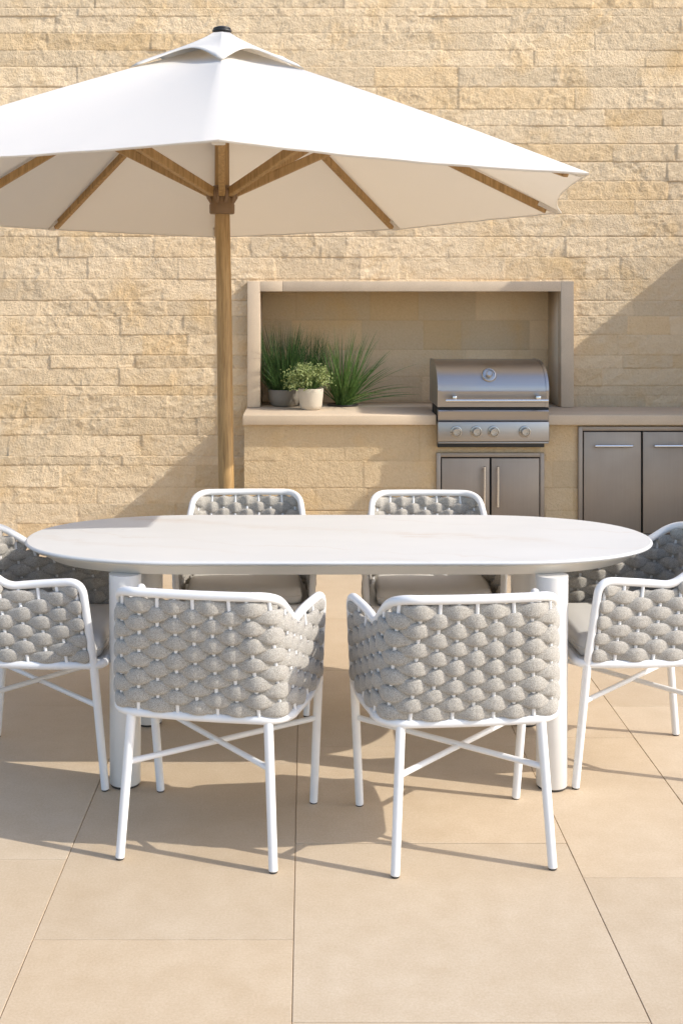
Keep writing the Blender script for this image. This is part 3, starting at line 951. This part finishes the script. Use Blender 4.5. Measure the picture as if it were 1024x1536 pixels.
def weave_mesh():
    mb = MB()
    NS = 12
    for k in range(12):
        z = 0.4385 + PITCH * k
        # the rope runs wherever the rail leaves room for it
        spans = []; q = -LREF + 0.006; start = None
        while q <= LREF - 0.006:
            ok = rail_h(q) - 0.013 > z + 0.006
            if ok and start is None: start = q
            if not ok and start is not None:
                if q - start > 0.03: spans.append((start, q))
                start = None
            q += 0.003
        if start is not None: spans.append((start, LREF - 0.006))
        for s0, s1 in spans:
            n = int((s1 - s0) / (ROD / 9))
            rings = []
            for i in range(n + 1):
                s = lerp(s0, s1, i / n)
                cph = math.cos(PI * s / ROD + k * PI)
                g_ = (1 + cph) / 2
                fat = max(g_ ** 0.66, (1 - g_) ** 0.75)
                end = min(1.0, min(s - s0, s1 - s) / 0.016)
                ef = math.sqrt(max(0.0, 1 - (1 - end) ** 2)) * 0.85 + 0.15
                jit = 1 + 0.06 * math.sin(s * 61 + k * 2.3) + 0.05 * math.sin(s * 37 - k * 1.7)
                ha = (0.0066 + 0.0158 * fat) * jit * ef
                hb_ = (0.0066 + 0.0029 * fat) * jit * ef
                off = 0.0088 * (2 * g_ ** 0.62 - 1)
                zz = z + 0.0016 * math.sin(s * 23 + k * 4.1)
                roomtop = rail_h(s) - 0.010 - zz
                up = min(ha, max(0.006, roomtop))
                lo = min(ha, max(0.006, zz - 0.418))
                p, nrm = plan(s, (zz - Z0) / (Z1 - Z0))
                ring = []
                for m_ in range(NS):
                    a = 2 * PI * m_ / NS
                    cz, cn = math.sin(a), math.cos(a)
                    cz = math.copysign(abs(cz) ** 0.85, cz); cn = math.copysign(abs(cn) ** 0.65, cn)
                    o_ = off + cn * hb_
                    ring.append(Vector((p.x + nrm.x * o_, p.y + nrm.y * o_, zz + cz * (up if cz > 0 else lo))))
                rings.append(ring)
            vs = [p for r_ in rings for p in r_]
            fs = []
            for i in range(len(rings) - 1):
                for m_ in range(NS):
                    l = (m_ + 1) % NS
                    fs.append((i * NS + m_, i * NS + l, (i + 1) * NS + l, (i + 1) * NS + m_))
            fs.append(tuple(reversed(range(NS)))); fs.append(tuple(range((len(rings) - 1) * NS, len(rings) * NS)))
            mb.add(vs, fs)
    return mb

CHAIR_GROUP = 'woven dining chairs around the table'
chair = empty('dining_chair', (0, 0, 0))
path = [shell(-s, z) for s, z in reversed(dense)] + [shell(s, z) for s, z in dense[1:]]
MB().tube(path, 0.0132, 14).build('top_rail', M['white'], chair)
ring = [shell(s, Z0) for s in np.linspace(-LREF, LREF, 90)]
front = []
pL, pR = ring[0], ring[-1]
for k in range(1, 7):
    a = PI / 2 * k / 7
    front.append(Vector((pR.x - 0.05 * (1 - math.cos(a)), pR.y + 0.03 * math.sin(a), Z0)))
front2 = [Vector((-p.x, p.y, p.z)) for p in reversed(front)]
MB().tube(ring + front + front2, 0.0132, 14, closed=True).build('seat_rail', M['white'], chair)
MB().prism([(p.x * 0.965, p.y * 0.965, 0) for p in reversed(ring + front + front2)][::-1], 0.402, 0.416, 0.003).build('seat_pan', M['white'], chair)
def cushion():
    pts = []
    for p in ring + front + front2:
        pts.append((p.x * 0.855, (p.y - 0.01) * 0.90 + 0.018, 0))
    mb = MB(); n = len(pts)
    levels = [(0.955, 0.4175), (0.985, 0.424), (1.0, 0.440), (1.0, 0.456), (0.985, 0.470), (0.955, 0.479), (0.90, 0.484), (0.7, 0.488), (0.4, 0.490), (0.12, 0.490)]
    vs = [(x * k, y * k, z) for k, z in levels for x, y, _ in pts]
    fs = []
    for r_ in range(len(levels) - 1):
        for k in range(n):
            l = (k + 1) % n
            fs.append((r_ * n + k, r_ * n + l, (r_ + 1) * n + l, (r_ + 1) * n + k))
    fs.append(tuple(reversed(range(n)))); fs.append(tuple(range((len(levels) - 1) * n, len(levels) * n)))
    return mb.add(vs, fs)
cu = cushion().build('seat_cushion', M['cushion'], chair)
pip = [(p.x * 0.855 * 1.001, ((p.y - 0.01) * 0.90 + 0.018) * 1.001, 0.449) for p in ring + front + front2]
MB().tube(pip, 0.0028, 6, closed=True).build('piping', M['cushion'], cu)
weave = weave_mesh().build('woven_back', M['rope'], chair)
for j in range(-10, 11):
    s = j * ROD
    top = rail_h(s)
    MB().tube([shell(s, lerp(0.41, top, q / 6), 0.0022) for q in range(7)], 0.0057, 8, caps=False).build('rod', M['white'], chair)
feet = {}
for sx in (-1, 1):
    for nm, a, b in (('f', (0.272, 0.207, 0.408), (0.250, 0.240, 0.006)), ('r', (0.200, -0.199, 0.405), (0.222, -0.236, 0.006))):
        A = Vector((a[0] * sx, a[1], a[2])); B = Vector((b[0] * sx, b[1], b[2]))
        feet[(nm, sx)] = (A, B)
        lg = MB().tube([A, A.lerp(B, 0.5), B], [0.0138, 0.0134, 0.0128], 16).build('leg', M['white'], chair)
        MB().lathe([(0.0105, 0), (0.0115, 0.001), (0.0115, 0.006)], 16, (B.x, B.y, 0)).build('foot_cap', M['rubber'], lg)
for sx in (-1, 1):
    def atz(nm, s_, z):
        A, B = feet[(nm, s_)]; t = (A.z - z) / (A.z - B.z); return A.lerp(B, t)
    p, q = atz('r', sx, 0.272 + 0.004 * sx), atz('f', -sx, 0.282 + 0.004 * sx)
    MB().tube([p, p.lerp(q, 0.12), p.lerp(q, 0.88), q], [0.0095, 0.0085, 0.0085, 0.0090], 10).build('cross_brace', M['white'], chair)

def copy_tree(o, parent=None):
    c = o.copy(); C.objects.link(c)
    if parent is not None: c.parent = parent
    for ch in o.children: copy_tree(ch, c)
    return c
spots = [
    (-0.268, 3.692, -10.5, 'woven grey chair with its back to us, front left of the oval table'),
    (0.439, 3.651, 6.0, 'woven grey chair with its back to us, front right of the oval table'),
    (-0.243, 4.905, 181.5, 'woven grey chair facing us across the table, in front of the umbrella pole'),
    (0.488, 4.88, 179.0, 'woven grey chair facing us across the table, in front of the grill doors'),
    (-0.885, 4.235, -91.0, 'woven grey chair at the left rounded end of the table, cut by the picture edge'),
    (1.105, 4.25, 91.0, 'woven grey chair at the right rounded end of the table, cut by the picture edge'),
]
protos = [chair] + [copy_tree(chair) for _ in spots[1:]]
for c, (x, y, a, lab) in zip(protos, spots):
    c.location = (x, y, 0); c.rotation_euler = (0, 0, R(a))
    if abs(a) > 150: c.scale = (0.94, 1, 1)
    tag(c, lab, 'chair', CHAIR_GROUP)

# ------------------------------------------------------------------ light, camera
SUN = Vector((1.0, -0.31, 0.83)).normalized()
sd = bpy.data.lights.new('sun', 'SUN'); sd.energy = 2.1; sd.angle = R(0.5); sd.color = (1.0, 0.955, 0.88)
so = bpy.data.objects.new('sun', sd); C.objects.link(so)
so.rotation_euler = (-SUN).to_track_quat('-Z', 'Y').to_euler()
so.location = (6, -2, 6)
w = bpy.data.worlds.new('World'); bpy.context.scene.world = w
w.use_nodes = True
nt = w.node_tree
sky = nt.nodes.new('ShaderNodeTexSky'); sky.sky_type = 'NISHITA'; sky.sun_disc = False
sky.air_density = 0.9; sky.dust_density = 1.5; sky.ozone_density = 1.0
sky.sun_elevation = math.asin(SUN.z); sky.sun_rotation = R(105)
bg = nt.nodes['Background']; bg.inputs['Strength'].default_value = 0.15
nt.links.new(sky.outputs[0], bg.inputs['Color'])

cd = bpy.data.cameras.new('camera'); co = bpy.data.objects.new('camera', cd); C.objects.link(co)
co.location = (0, 0, CAM_H); co.rotation_euler = (R(90), 0, 0)
cd.sensor_fit = 'VERTICAL'; cd.sensor_height = 36.0
cd.lens = 36.0 * FOC / 1536
cd.shift_y = -(768 - 435) / 1536
cd.shift_x = (512 - 460) / 1536
cd.clip_end = 500
sc = bpy.context.scene
sc.camera = co
sc.view_settings.view_transform = 'Standard'; sc.view_settings.look = 'None'
sc.view_settings.exposure = 1.0; sc.view_settings.gamma = 1
sc.cycles.max_bounces = 8
